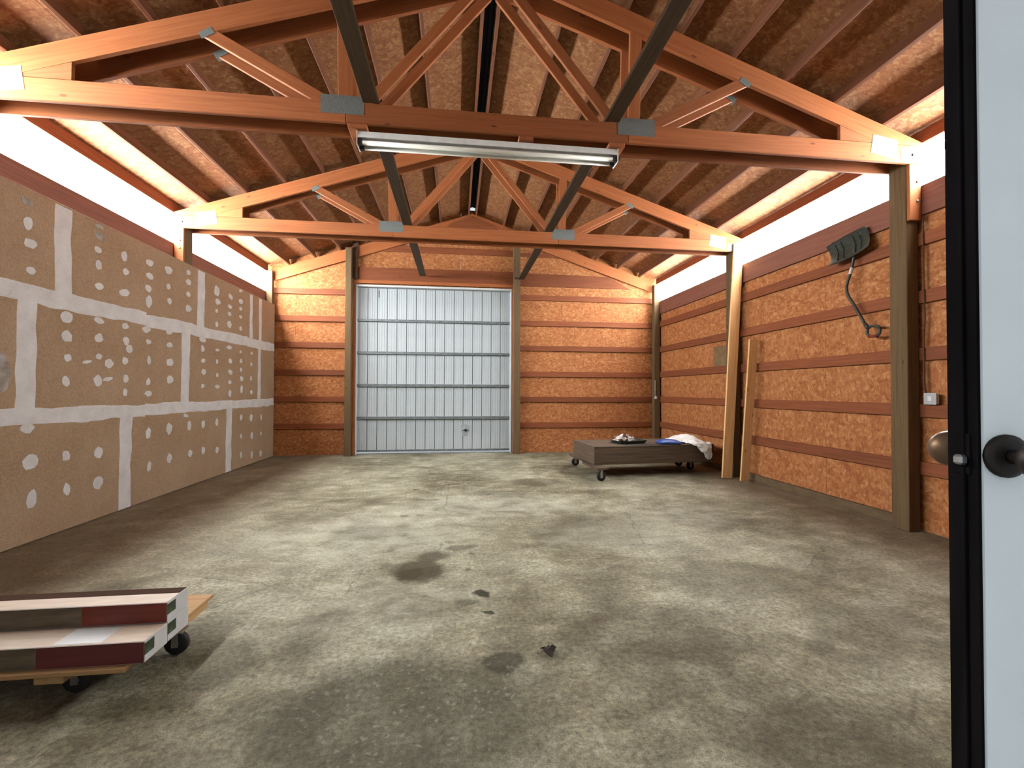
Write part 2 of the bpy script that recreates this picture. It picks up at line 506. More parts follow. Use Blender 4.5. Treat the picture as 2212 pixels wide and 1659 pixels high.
def tube(name, pts, r, mat, parent=None, seg=10, closed=False):
    bm = bmesh.new()
    pts = [Vector(p) for p in pts]
    rs = r if isinstance(r, (list, tuple)) else [r] * len(pts)
    n = len(pts)
    rings = []
    prev = None
    for i, p in enumerate(pts):
        a = pts[(i - 1) % n] if (closed or i > 0) else p
        b = pts[(i + 1) % n] if (closed or i < n - 1) else p
        d = (b - a).normalized()
        if prev is None:
            q = Vector((0, 0, 1)) if abs(d.z) < 0.9 else Vector((1, 0, 0))
            u = d.cross(q).normalized()
        else:
            u = (prev - d * prev.dot(d)).normalized()
        prev = u
        v = d.cross(u)
        rings.append([bm.verts.new(p + (u * math.cos(k * 2 * math.pi / seg) + v * math.sin(k * 2 * math.pi / seg)) * rs[i]) for k in range(seg)])
    m_ = n if closed else n - 1
    for i in range(m_):
        A, B = rings[i], rings[(i + 1) % n]
        for k in range(seg):
            bm.faces.new((A[k], A[(k + 1) % seg], B[(k + 1) % seg], B[k]))
    if not closed:
        bm.faces.new(rings[0])
        bm.faces.new(rings[-1])
    return from_bm(name, bm, mat, parent, None, True)


def lathe(name, prof, origin, axis, mat, parent=None, seg=24, smooth=True):
    """prof: list of (radius, distance along axis)"""
    ax = Vector(axis).normalized()
    q = Vector((0, 0, 1)) if abs(ax.z) < 0.9 else Vector((1, 0, 0))
    u = ax.cross(q).normalized()
    v = ax.cross(u)
    o = Vector(origin)
    bm = bmesh.new()
    rings = []
    for r, d in prof:
        rings.append([bm.verts.new(o + ax * d + (u * math.cos(k * 2 * math.pi / seg) + v * math.sin(k * 2 * math.pi / seg)) * max(r, 1e-4)) for k in range(seg)])
    for A, B in zip(rings, rings[1:]):
        for k in range(seg):
            bm.faces.new((A[k], A[(k + 1) % seg], B[(k + 1) % seg], B[k]))
    bm.faces.new(rings[0])
    bm.faces.new(rings[-1])
    ob = from_bm(name, bm, mat, parent, None, False)
    if smooth:
        for p in ob.data.polygons:
            p.use_smooth = len(p.vertices) == 4
    return ob


# ------------------------------------------------------------------ key dimensions
XC = 0.335                      # ridge line
DB = 10.46                      # inner face of the girts on the back wall
XR = 4.80                       # inner face of the girts on the right wall
XL = -3.985                     # drywall face
Z_APEX = 5.55                   # top of truss top chords at the ridge
SL = 1 / 3.0
ANG = math.atan(SL)
PUR = 0.14
CO = math.cos(ANG)
Y0 = 0.36                       # inner face of the front wall


def zt(x):                      # top of truss chords / underside of purlins
    return Z_APEX - abs(x - XC) * SL


def zr(x):                      # underside of the roof sheathing
    return zt(x) + PUR / CO


# ------------------------------------------------------------------ ground and floor
g = put('ground', prism_mesh('ground', [(-40, -30), (40, -30), (40, 50), (-40, 50)], -0.30, -0.06, 'z'), 'ground_gravel')
tag(g, kind='structure')
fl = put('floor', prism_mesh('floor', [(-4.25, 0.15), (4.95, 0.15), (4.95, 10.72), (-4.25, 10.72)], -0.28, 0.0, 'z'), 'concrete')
tag(fl, kind='structure')

# ------------------------------------------------------------------ left wall: drywall on girts
wl = tag(empty('wall_left', (XL, 5, 0)), kind='structure')
put('siding', prism_mesh('siding', [(Y0, 0), (10.56, 0), (10.56, 3.60), (Y0, 3.60)], -4.20, -4.185, 'x'), 'osb_wall', wl)
ROWS = [(0.012, 1.185, [Y0, 1.12, 3.56, 6.00, 8.49, 10.43]),
        (1.189, 2.37, [Y0, 2.27, 4.71, 7.19, 9.69, 10.43]),
        (2.374, 3.325, [Y0, 2.65, 5.09, 7.57, 9.30, 9.71, 10.43])]
for z0, z1, ys in ROWS:
    for a, b in zip(ys, ys[1:]):
        box('drywall_sheet', XL - 0.0125, XL, a + 0.002, b - 0.002, z0, z1, 'drywall_paper', wl, 0.001)


def mud_strip(ya, za, yb, zb, wid, mat='joint_compound', hgt=0.0020):
    """strip of joint compound with a wandering edge, raised off the paper"""
    n = max(6, int(math.hypot(yb - ya, zb - za) / 0.07))
    d = Vector((yb - ya, zb - za)).normalized()
    nn = Vector((-d[1], d[0]))
    s0 = random.uniform(0, 100)
    L, R = [], []
    for i in range(n + 1):
        t_ = i / n
        p = Vector((ya + (yb - ya) * t_, za + (zb - za) * t_))
        wa = wid / 2 + noise.noise((i * 0.35 + s0, 0, 0)) * 0.018 + noise.noise((i * 0.09 + s0, 3, 0)) * 0.02
        wb = wid / 2 + noise.noise((i * 0.35 + s0, 9, 0)) * 0.018 + noise.noise((i * 0.09 + s0, 7, 0)) * 0.02
        L.append(p + nn * wa)
        R.append(p - nn * wb)
    bm = bmesh.new()
    rows = []
    for l, r in zip(L, R):
        rows.append([bm.verts.new((XL, l[0], l[1])), bm.verts.new((XL + hgt, l[0] * .9 + r[0] * .1, l[1] * .9 + r[1] * .1)),
                     bm.verts.new((XL + hgt, r[0] * .9 + l[0] * .1, r[1] * .9 + l[1] * .1)), bm.verts.new((XL, r[0], r[1]))])
    for A, B in zip(rows, rows[1:]):
        for k in range(3):
            bm.faces.new((A[k], A[k + 1], B[k + 1], B[k]))
    bm.faces.new(rows[0])
    bm.faces.new(rows[-1])
    from_bm('joint_strip', bm, mat, wl)


for a, b in ((Y0, 4.3), (4.3, 6.33), (6.33, 9.15), (9.15, 10.42)):
    mud_strip(a, 1.192, b, 1.188, 0.155)
    mud_strip(a, 2.345 + 0.02 * (a > 9), b, 2.36 + 0.02 * (b > 9), 0.17)
for z0, z1, ys in ROWS:
    for yv in ys[1:-1]:
        mud_strip(yv, z0 + (0.0 if z0 < .1 else 0.05), yv, z1 - 0.02, 0.20 if yv < 9.2 else 0.13, 'joint_compound', 0.0012)

# dabs of compound over the screws, measured on the sheet (pixel centre and size on the wall plane)
RM = Matrix((rt2, up2, fw))


def wall_point(u, v, ax, val):
    d = RM.transposed() @ Vector(((u - 1106) / FPX, (829.5 - v) / FPX, 1.0))
    o = Vector((0, 0, CAMH))
    return o + d * ((val - o[ax]) / d[ax])


DABS = []


def crop(ox, oy, s, items):
    for (x, y, w_, h_) in items:
        DABS.append((ox + x / s, oy + y / s, w_ / s, h_ / s))


crop(0, 380, 5.531, [(320, 300, 150, 110), (335, 565, 130, 170), (360, 810, 170, 120), (365, 1130, 120, 90), (1185, 610, 120, 50),
     (1185, 710, 150, 100), (1170, 885, 100, 80), (1180, 1065, 80, 120), (1180, 1320, 110, 100), (1485, 960, 80, 150),
     (1500, 1145, 80, 90), (1490, 1395, 130, 100)])
crop(300, 480, 5.531, [(130, 485, 90, 80), (130, 640, 90, 80), (115, 790, 80, 90), (118, 945, 75, 150), (355, 570, 95, 100),
     (355, 770, 55, 70), (365, 940, 55, 80), (590, 600, 55, 70), (590, 715, 70, 70), (590, 860, 50, 65), (590, 1035, 75, 90),
     (930, 820, 65, 130), (940, 950, 65, 80), (930, 1060, 35, 50), (930, 1220, 40, 65), (1095, 890, 60, 60), (1085, 1010, 55, 55),
     (1080, 1095, 50, 55), (1080, 1220, 55, 85), (1215, 820, 50, 40), (1215, 945, 55, 65), (1215, 1035, 40, 50), (1215, 1130, 40, 45),
     (1215, 1270, 35, 55)])
crop(0, 620, 5.531, [(800, 360, 160, 140), (800, 590, 140, 150), (805, 845, 100, 100), (785, 1130, 95, 150), (1185, 400, 125, 85),
     (1180, 610, 105, 115), (1040, 893, 130, 40), (1180, 830, 90, 80), (1300, 915, 115, 105), (1170, 1120, 110, 150), (1285, 1100, 120, 50),
     (1495, 465, 90, 75), (1505, 640, 80, 110), (1545, 735, 90, 110), (1495, 880, 80, 95), (1500, 1095, 75, 95), (1490, 1260, 60, 90)])
crop(300, 680, 4.878, [(320, 180, 75, 60), (100, 285, 58, 60), (322, 318, 62, 58), (105, 480, 45, 95), (325, 500, 85, 80),
     (97, 708, 52, 80), (325, 685, 70, 85), (100, 828, 80, 70), (78, 155, 95, 75), (672, 355, 38, 80), (678, 482, 45, 48), (680, 600, 45, 65), (672, 750, 42, 50),
     (825, 372, 50, 30), (822, 495, 25, 50), (825, 635, 28, 45), (825, 758, 50, 45), (952, 345, 55, 45), (962, 487, 45, 55),
     (962, 603, 48, 60), (957, 710, 35, 45), (957, 830, 35, 85), (1070, 390, 25, 35), (1075, 487, 32, 45), (1075, 580, 28, 45),
     (1080, 672, 38, 60), (1080, 785, 30, 95), (1187, 405, 25, 35), (1183, 520, 25, 40), (1180, 670, 22, 50), (1183, 815, 30, 50),
     (95, 1250, 60, 120), (318, 1200, 62, 120), (530, 1165, 45, 105), (678, 1155, 45, 90), (820, 1130, 35, 85), (105, 1600, 50, 110),
     (318, 1515, 55, 110), (540, 1462, 45, 85), (678, 1430, 38, 90), (822, 1425, 38, 70), (1075, 1080, 28, 65), (1182, 1085, 32, 75),
     (1287, 1080, 20, 75), (1075, 1280, 25, 50), (1187, 1275, 32, 75), (1285, 1250, 18, 50), (1075, 1480, 22, 75), (1187, 1475, 28, 85),
     (1282, 1460, 25, 75), (672, 262, 75, 60), (495, 1062, 60, 40)])
crop(0, 860, 3.456, [(225, 475, 115, 130), (235, 755, 85, 150), (492, 430, 60, 85), (495, 680, 55, 105), (735, 405, 65, 90), (730, 635, 75, 100),
     (200, 225, 110, 75)])
DABS.append((6, 805, 36, 80))
for i, (u, v, w_, h_) in enumerate(DABS):
    pc = wall_point(u, v, 0, XL)
    pw = wall_point(u + w_ / 2, v, 0, XL)
    ph = wall_point(u, v + h_ / 2, 0, XL)
    ry, rz = abs(pw.y - pc.y), abs(ph.z - pc.z)
    n = 11
    tilt = random.uniform(-0.35, 0.35)
    poly = []
    for k in range(n):
        a = 2 * math.pi * k / n
        rr = 1.0 + random.uniform(-0.2, 0.12)
        dy, dz = ry * rr * math.cos(a), rz * rr * math.sin(a)
        poly.append((pc.y + dy * math.cos(tilt) - dz * math.sin(tilt) * .6, pc.z + dy * math.sin(tilt) * .6 + dz * math.cos(tilt)))
    hazy = i in (0, 4, 5, len(DABS) - 1)
    prism('compound_dab', poly, XL, XL + 0.0026 + 0.0001 * (i % 5), 'x', 'thin_compound' if hazy else 'joint_compound', wl)

BEAM0, BEAM1, HEAD0 = 3.30, 3.605, 4.05
for a, b in ((Y0, 4.235), (4.235, 7.23), (7.23, 10.46)):
    box('sill_beam', -4.18, -4.14, a, b, BEAM0, BEAM1, 'wood_beam', wl)
    box('eave_header', -4.18, -4.14, a, b, HEAD0, zr(-4.14) - 0.004, 'wood_girt', wl)

# ------------------------------------------------------------------ right wall: sheathing behind flat girts
wr = tag(empty('wall_right', (XR, 5, 0)), kind='structure')
ys = [Y0, 0.55, 1.77, 2.99, 4.21, 5.42, 6.63, 7.53, 8.74, 9.96, 10.53]
for a, b in zip(ys, ys[1:]):
    zb = 0.004 if b < 4.3 else 0.105
    box('osb_sheet', XR + 0.04, XR + 0.055, a + 0.0015, b - 0.0015, zb, 2.438, 'osb_wall', wr, 0.001)
    box('osb_sheet', XR + 0.04, XR + 0.055, a + 0.0015, b - 0.0015, 2.441, 3.60, 'osb_wall', wr, 0.001)
# put sheathing texture in world space
GZ = [0.592, 1.192, 1.781, 2.383, 2.981]
for z in GZ:
    for a, b in ((Y0, 4.235), (4.235, 7.23), (7.23, 10.46)):
        dz = random.uniform(-0.006, 0.006)
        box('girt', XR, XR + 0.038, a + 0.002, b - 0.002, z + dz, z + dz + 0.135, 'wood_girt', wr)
for a, b in ((Y0, 4.235), (4.235, 7.23), (7.23, 10.46)):
    box('sill_beam', XR, XR + 0.038, a, b, BEAM0, BEAM1 + 0.005, 'wood_beam', wr)
    box('eave_header', XR, XR + 0.038, a, b, HEAD0, zr(XR + 0.038) - 0.004, 'wood_girt', wr)
box('skirt_board', XR + 0.002, XR + 0.055, 4.32, 10.45, 0.0, 0.103, 'skirt', wr)
o = box('patch_board', XR + 0.018, XR + 0.039, 7.50, 8.02, 1.92, 2.29, 'grey_board', wr)
tag(o, label='small square grey plywood patch between two girts')

# ------------------------------------------------------------------ clerestory light panels
for nm, x0, x1, mt, lab in (('window_1', -4.205, -4.20, 'pane_left', 'l'), ('window_2', XR + 0.057, XR + 0.062, 'pane_right', 'r')):
    wn = tag(empty(nm, (x0, 5, 3.6)), kind='structure')
    for a, b in ((2.30, 4.235), (4.237, 7.23), (7.232, 10.56)):  # front panes stop short of the front wall to dim the foreground
        put('pane', prism_mesh('pane', [(a, 3.57), (b, 3.57), (b, 4.30), (a, 4.30)], x0, x1, 'x'), mt, wn)

for xa, xb, par in ((-4.205, -4.19, wl), (XR + 0.040, XR + 0.055, wr)):  # added unseen solid stretch in place of front panes, darkens the foreground
    put('osb_sheet', prism_mesh('osb_sheet', [(Y0, 3.602), (2.298, 3.602), (2.298, zr(4.85)), (Y0, zr(4.85))], xa, xb, 'x'), 'osb_wall', par)
# ------------------------------------------------------------------ back wall
DX0, DX1, DZ1 = -2.27, 1.255, 3.825
wb = tag(empty('wall_back', (XC, DB, 0)), kind='structure')


def back_sheet(xa, xb, za, parent=wb):
    """sheet from za up to the roof"""
    pts = [(xa + .0015, za), (xb - .0015, za)]
    pts.append((xb - .0015, min(zr(xb) - .004, 5.655)))
    if xa < XC < xb:
        pts += [(XC + .12, 5.655), (XC - .12, 5.655)]
    pts.append((xa + .0015, min(zr(xa) - .004, 5.655)))
    put('osb_sheet', prism_mesh('osb_sheet', pts, DB + 0.04, DB + 0.055, 'y'), 'osb_wall', parent)


for xa, xb in ((-4.20, -3.57), (-3.57, -2.31), (1.30, 2.48), (2.48, 3.70), (3.70, 4.86)):
    put('osb_sheet', prism_mesh('osb_sheet', [(xa + .0015, .004), (xb - .0015, .004), (xb - .0015, 2.438), (xa + .0015, 2.438)], DB + .04, DB + .055, 'y'), 'osb_wall', wb)
    back_sheet(xa, xb, 2.441)
for xa, xb in ((-2.31, -1.15), (-1.15, 0.07), (0.07, 1.30)):
    back_sheet(xa, xb, 3.84)
GB = [0.586, 1.188, 1.781, 2.391, 2.982, 3.586]
for z in GB:
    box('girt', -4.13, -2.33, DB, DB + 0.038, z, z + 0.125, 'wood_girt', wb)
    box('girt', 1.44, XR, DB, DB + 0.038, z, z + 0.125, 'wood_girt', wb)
box('header', -2.33, 1.287, DB - 0.04, DB, 3.92, 4.225, 'wood_girt', wb)
prism('header', [(1.44, 3.92), (4.12, 3.92), (3.62, 4.20), (1.44, 4.225)], DB - 0.002, DB + 0.036, 'y', 'wood_girt', wb, ang=0.0)
box('header_trim', -2.33, 1.287, DB - 0.055, DB - 0.041, 3.855, 3.93, 'wood_truss', wb)
box('girt', -2.6, 1.287, DB, DB + 0.038, 4.61, 4.745, 'wood_girt', wb)
box('girt', 1.44, 2.9, DB, DB + 0.038, 4.61, 4.70, 'wood_girt', wb)
# rafters on the gable
for s in (-1, 1):
    p = [(XC, Z_APEX), (XC, Z_APEX - 0.25), (XC + s * 4.47, Z_APEX - 4.47 * SL - 0.25), (XC + s * 4.47, Z_APEX - 4.47 * SL)]
    prism('rafter', p, DB - 0.04, DB - 0.001, 'y', 'wood_truss', wb, ang=-s * ANG)
prism('ridge_gusset', [(XC - 0.75, 5.06), (XC + 0.75, 5.06), (XC + 0.5, 5.30), (XC, 5.49), (XC - 0.5, 5.30)], DB - 0.06, DB - 0.041, 'y', 'wood_girt', wb, ang=0.0)
# jamb boards of the overhead door
box('jamb_board', -2.325, -2.275, DB - 0.05, DB + 0.17, 0.0, 3.85, 'wood_truss', wb)
box('jamb_board', 1.262, 1.286, DB - 0.05, DB + 0.17, 0.0, 3.85, 'wood_truss', wb)

# ------------------------------------------------------------------ front wall (behind the camera) with a wide doorway
wf = tag(empty('wall_front', (XC, Y0, 0)), kind='structure')
FX0, FX1, FZ = -2.2, 1.66, 2.30
put('osb_sheet', prism_mesh('osb_sheet', [(-4.20, 0), (FX0, 0), (FX0, zr(FX0) - .004), (-4.20, zr(-4.2) - .004)], Y0 - 0.05, Y0, 'y'), 'osb_wall', wf)
put('osb_sheet', prism_mesh('osb_sheet', [(FX1, 0), (4.87, 0), (4.87, zr(4.87) - .004), (FX1, zr(FX1) - .004)], Y0 - 0.05, Y0, 'y'), 'osb_wall', wf)
put('osb_sheet', prism_mesh('osb_sheet', [(FX0, FZ), (FX1, FZ), (FX1, zr(FX1) - .004), (XC, zr(XC) - .004), (FX0, zr(FX0) - .004)], Y0 - 0.05, Y0, 'y'), 'osb_wall', wf)
for z in (2.383, 2.981, 3.586):
    box('girt', -4.13, 4.79, Y0, Y0 + 0.038, z, z + 0.13, 'wood_girt', wf)

# ------------------------------------------------------------------ roof: sheathing, purlins, ridge
ce = tag(empty('ceiling', (XC, 5.5, Z_APEX)), kind='structure')
OFFS = [0.085, 0.72, 1.27, 1.82, 2.37, 2.92, 3.47, 4.02]
for s in (-1, 1):
    for i, of in enumerate(OFFS):
        x = XC + s * of
        zc = zt(x) + PUR / 2 * CO + 0.001
        xc_ = x + s * PUR / 2 * math.sin(ANG) * 1.0
        upv = (s * math.sin(ANG), 0, CO) if i else (0, 0, 1)
        if i == 0:
            xc_ = x
            zc = zt(x) + 0.085
        plank('purlin', (xc_, Y0 + 0.005, zc), (xc_, DB - 0.002, zc), PUR if i else 0.17, 0.038, 'wood_purlin', ce, upv)
    # sheathing sheets, long side across the purlins
    edges = [0.06, 1.26, 2.44, 3.62, 4.75]
    for r, (ea, eb) in enumerate(zip(edges, edges[1:])):
        yy = [0.1] + [v for v in ([1.6, 4.04, 6.48, 8.92] if r % 2 else [0.4, 2.82, 5.26, 7.70, 10.14])] + [10.62]
        for ya, yb in zip(yy, yy[1:]):
            xa, xb = XC + s * (ea + .0015), XC + s * (eb - .0015)
            p = [(xa, zr(xa)), (xb, zr(xb)), (xb, zr(xb) + .012), (xa, zr(xa) + .012)]
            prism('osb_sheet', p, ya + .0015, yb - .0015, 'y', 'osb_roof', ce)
zc = zr(XC) + 0.03
prism('ridge_cap', [(XC - 0.35, zc - 0.09), (XC, zc + 0.03), (XC + 0.35, zc - 0.09), (XC + 0.35, zc - 0.08), (XC, zc + 0.04), (XC - 0.35, zc - 0.08)], 0.1, 10.56, 'y', 'black_seal', ce)

# ------------------------------------------------------------------ posts
POSTX = {'l': (-4.14, -4.0), 'r': (4.66, 4.80)}


def post(x0, x1, y0, y1, z1, label, block=None, name='timber_post'):
    if x0 < -4:
        e = tag(empty('stud_post', ((x0 + x1) / 2, (y0 + y1) / 2, 0), wl), label)
    else:
        e = tag(empty(name, ((x0 + x1) / 2, (y0 + y1) / 2, 0)), label, 'post')
    box('shaft', x0, x1, y0, y1, 0.0, z1, 'wood_post', e, 0.006)
    if block:
        yb0, yb1, z0b, z1b = block
        b = box('bearing_block', x0 + 0.004, x1 - 0.001, yb0, yb1, z0b, z1b, 'wood_truss', e, 0.004)
        for zz in (z0b + 0.2, z1b - 0.18):
            lathe('bolt', [(0.001, 0), (0.014, 0.0), (0.014, 0.010), (0.006, 0.012)], (x1 - 0.05, yb0 - 0.0005, zz), (0, -1, 0), 'steel', e, 8)
    return e


T1, T2 = 4.12, 7.12             # front faces of the two bents
for (T, w1, w2) in ((T1, 'nearer', 'near'), (T2, 'middle', 'mid')):
    pass
post(4.657, 4.797, T1 + .042, T1 + .233, 4.05, 'tall weathered post on right wall beside the outlet box', (T1 + .002, T1 + .04, 3.24, 3.826))
post(-4.14, -4.0, T1 + .042, T1 + .233, 4.05, 'left post under the nearer truss, outside the picture edge', (T1 + .002, T1 + .04, 3.335, 3.826))
post(4.657, 4.797, T2 + .042, T2 + .233, 4.05, 'weathered post behind the two leaning boards', (T2 + .002, T2 + .04, 3.24, 3.826))
post(-4.14, -4.0, T2 + .042, T2 + .233, 4.05, 'left post rising above drywall under the farther truss', (T2 + .002, T2 + .04, 3.335, 3.826))
post(4.66, 4.798, DB - .22, DB - .08, 4.0, 'corner post where the back and right walls meet')
post(-4.14, -4.0, DB - .145, DB - .042, 4.05, 'pale corner post at far end of the drywall')
pl_ = post(-2.46, -2.33, DB - .19, DB - .042, zt(-2.46) - 0.004, 'weathered post on the left side of the overhead door')
box('jack_stud', -2.329, -2.22, DB - 0.085, DB - 0.062, 3.95, 4.78, 'wood_dark', pl_)
post(1.29, 1.437, DB - .19, DB - .042, zt(1.437) - 0.004, 'weathered post on the right side of the overhead door')

# ------------------------------------------------------------------ trusses
CB0, CB1, CT = 3.83, 4.02, 0.20      # bottom chord, top chord depth (vertical)


def web(name, xa, za, xb, zb, wid, y0, y1, par):
    return plank(name, (xa, (y0 + y1) / 2, za), (xb, (y0 + y1) / 2, zb), wid, (y1 - y0) - 0.004, 'wood_truss', par, (0.3, 0, 1) if abs(xb - xa) > 0.1 else (1, 0, 0))


def plate(x0, x1, z0, z1, y, par, side, rot=0.0, sub=None):
    M = Matrix.Translation(((x0 + x1) / 2, y + side * 0.0015, (z0 + z1) / 2)) @ Matrix.Rotation(rot, 4, 'Y')
    return put('gusset_plate', box_mesh(x1 - x0, 0.002, z1 - z0, 0.0, 'gusset_plate'), 'galvanized', par, M)


def truss(y0, label, front):
    y1 = y0 + 0.038
    e = tag(empty('roof_truss', (XC, y0, CB0)), label, 'truss')
    # bottom chord in two lengths meeting at the left plate
    xs = [XC - 4.475, XC - 1.33, XC + 1.28, XC + 4.465]
    for a, b in zip(xs, xs[1:]):
        box('bottom_chord', a + .001, b - .001, y0, y1, CB0, CB1, 'wood_truss', e, 0.006)
    for s in (-1, 1):
        p = [(XC + s * .001, Z_APEX), (XC + s * .001, Z_APEX - CT), (XC + s * 3.99, CB1), (XC + s * 4.47, CB1), (XC + s * 4.47, zt(XC + 4.47))]
        prism('top_chord', p, y0, y1, 'y', 'wood_truss', e, ang=-s * ANG)
        prism('heel_wedge', [(XC + s * 3.985, CB1 + .001), (XC + s * 3.53, CB1 + .001), (XC + s * 3.53, CB1 + 0.150)], y0 + .001, y1 - .001, 'y', 'wood_truss', e, ang=-s * ANG * .5)
        j = XC + s * 1.36
        web('web', j + s * 0.12, CB1 - 0.02, XC + s * 2.52, Z_APEX - 2.52 * SL - 0.16, 0.10, y0, y1, e)
        web('web', j - s * 0.02, CB1 - 0.01, j - s * 0.0, Z_APEX - 1.36 * SL - 0.15, 0.115, y0, y1, e)
        web('web', XC + s * 1.16, CB1 - 0.02, XC + s * 0.05, Z_APEX - 0.22, 0.092, y0, y1, e)
        side, yy = (-1, y0) if front else (1, y1)
        if True:
            plate(j - 0.186, j + 0.186, CB0 + 0.075, CB1 + 0.05, yy, e, side)
            plate(XC + s * 2.49 - .06, XC + s * 2.49 + .06, Z_APEX - 2.49 * SL - CT - 0.03, Z_APEX - 2.49 * SL - CT + 0.03, yy, e, side, s * 0.55)
            if not front:
                plate(XC + s * 2.49 - .06, XC + s * 2.49 + .06, Z_APEX - 2.49 * SL - CT - 0.03, Z_APEX - 2.49 * SL - CT + 0.03, y0, e, -1, s * 0.55)
            x4 = XC + s * 4.03
            plate(x4 - .145, x4 + .145, CB0 + 0.055, CB1 + 0.065, yy, e, side, s * 0.16)
            x5 = XC + s * 4.31
            pl = plate(x5 - .095, x5 + .095, CB0 + 0.012, CB0 + 0.135, yy, e, side, 0)
            lathe('bolt', [(0.001, 0), (0.016, 0.0), (0.016, 0.011), (0.006, 0.013)], (x5 + s * 0.05, yy + side * 0.0025, CB0 + 0.09), (0, side, 0), 'socket_dark', pl, 8)
    return e


truss(T1, 'nearest timber roof truss, carrying the tube light, front one of its pair', True)
truss(T1 + .235, 'timber roof truss right behind the nearest one, rear of its pair', False)
truss(T2, 'farther timber roof truss with sunlit left heel, front one of its pair', True)
truss(T2 + .235, 'timber roof truss nearest the back wall, rear of the farther pair', False)

# long ties lying on the bottom chords
for x, lab in ((-0.78, 'dark lengthwise tie board lying on the truss chords left of the ridge'),
               (1.455, 'dark lengthwise tie board lying on the truss chords right of the ridge')):
    e = tag(empty('tie_board', (x, 5, CB1)), lab, 'tie beam')
    for a, b in ((Y0 + 0.04, T1 + 0.02), (T1 + 0.022, T2 + 0.11), (T2 + 0.112, DB - 0.192)):
        box('board', x - 0.07, x + 0.07, a, b, CB1 + 0.001, CB1 + 0.039, 'wood_tie', e, 0.004)

# ------------------------------------------------------------------ overhead sectional door
d1 = tag(empty('door_1', ((DX0 + DX1) / 2, DB + 0.05, 0)), kind='structure')
NS, NP = 5, 16
dy = DB + 0.13
z_lo, z_hi = 0.075, 3.79
sh = (z_hi - z_lo) / NS
pw_ = (DX1 - 0.03 - (DX0 + 0.02)) / NP


def panel_mesh(wd, ht):
    """ribbed steel strip: raised pan with shallow flutes and folded edges"""
    prof = []
    xs_ = [(-.476, .020), (-.472, .006), (-.455, 0.0), (-.30, 0.0), (-.285, .0045), (-.245, .0045), (-.23, 0), (-.06, 0), (-.045, .0045), (.005, .0045), (.02, 0),
           (.20, 0), (.215, .0045), (.255, .0045), (.27, 0), (.455, 0), (.472, .006), (.476, .020)]
    bm = bmesh.new()
    A = [bm.verts.new((x * wd, d, -ht / 2)) for x, d in xs_]
    B = [bm.verts.new((x * wd, d, ht / 2)) for x, d in xs_]
    for i in range(len(xs_) - 1):
        bm.faces.new((A[i], A[i + 1], B[i + 1], B[i]))
    xw = .485 * wd
    C = [bm.verts.new((x * .95, 0.022, z)) for x, z in ((-wd / 2, -ht / 2), (wd / 2, -ht / 2), (wd / 2, ht / 2), (-wd / 2, ht / 2))]
    bm.faces.new(C)
    me = bpy.data.meshes.new('panel')
    bm.to_mesh(me)
    bm.free()
    me.materials.append(MAT['door_steel'])
    return me


pm = panel_mesh(pw_, sh - 0.006)
for i in range(NS):
    zc = z_lo + sh * (i + .5)
    sec = empty('section', ((DX0 + DX1) / 2, dy, zc), d1)
    for j in range(NP):
        xc_ = DX0 + 0.02 + pw_ * (j + .5)
        put('panel', pm, None, sec, Matrix.Translation((xc_, dy, zc)))
    if i < NS - 1:
        zz = z_lo + sh * (i + 1)
        st = prism('strut', [(dy, zz - .035), (dy, zz + .035), (dy - .004, zz + .035), (dy - .045, zz + .028), (dy - .045, zz - .026), (dy - .04, zz - .026), (dy - .04, zz + .022), (dy - .006, zz + .026), (dy - .006, zz - .035)],
                   DX0 + 0.02, DX1 - 0.03, 'x', 'strut_steel', d1)
put('backing', prism_mesh('backing', [(DX0 + .02, z_lo), (DX1 - .03, z_lo), (DX1 - .03, z_hi), (DX0 + .02, z_hi)], dy + .023, dy + .04, 'y'), 'socket_dark', d1)
prism('bottom_rail', [(dy - .012, z_lo - .022), (dy + .04, z_lo - .022), (dy + .04, z_lo + .02), (dy - .012, z_lo + .02)], DX0 + .02, DX1 - .03, 'x', 'strut_steel', d1)
box('stop_trim', DX0 + .002, DX0 + .016, DB - .01, dy + .03, 0.0, 3.83, 'white_trim', d1)
box('stop_trim', DX0 + .002, DX1, DB - .01, dy + .03, z_hi + 0.004, z_hi + .048, 'white_trim', d1)
box('stop_trim', DX1 - .012, DX1, DB - .01, dy + .03, 0.0, 3.83, 'white_trim', d1)
h = lathe('lock_handle', [(0.03, 0), (0.03, 0.012), (0.012, 0.016), (0.012, 0.04), (0.022, 0.044), (0.018, 0.055)], (0.20, dy - 0.001, 0.53), (0, -1, 0), 'dark_bronze', d1, 12)
box('lock_bar', 0.13, 0.27, dy - .05, dy - .042, 0.52, 0.54, 'dark_bronze', d1)
poly = [(0.19 + .09 * math.cos(a) * (1 + .25 * math.sin(3 * a)), 0.53 + .17 * math.sin(a) * (1 + .2 * math.cos(2 * a))) for a in [k * math.pi / 8 for k in range(16)]]
tag(prism('grease_smudge', poly, dy - .0022, dy - .0008, 'y', 'smudge', d1), label='grey grease smudge around the lock')
box('pull_strap', -1.80, -1.775, dy - 0.006, dy - 0.001, 3.58, 3.74, 'strut_steel', d1, 0.001)

# ------------------------------------------------------------------ entry door standing open at the right edge
A10 = math.radians(10)
dn_ = Vector((-math.cos(A10), math.sin(A10), 0))      # from hinge to free edge
nf_ = Vector((math.sin(A10), math.cos(A10), 0))       # from near face to far face
E0 = Vector((0.723, 0.5465, 0))
TH, WD = 0.045, 0.91
d2 = tag(empty('door_2', E0 - dn_ * WD), kind='structure')
Md = Matrix((-dn_, nf_, Vector((0, 0, 1)))).transposed().to_4x4()


def dpos(a, b, z):              # a: back from the free edge, b: depth from the near face
    return E0 - dn_ * a + nf_ * b + Vector((0, 0, z))


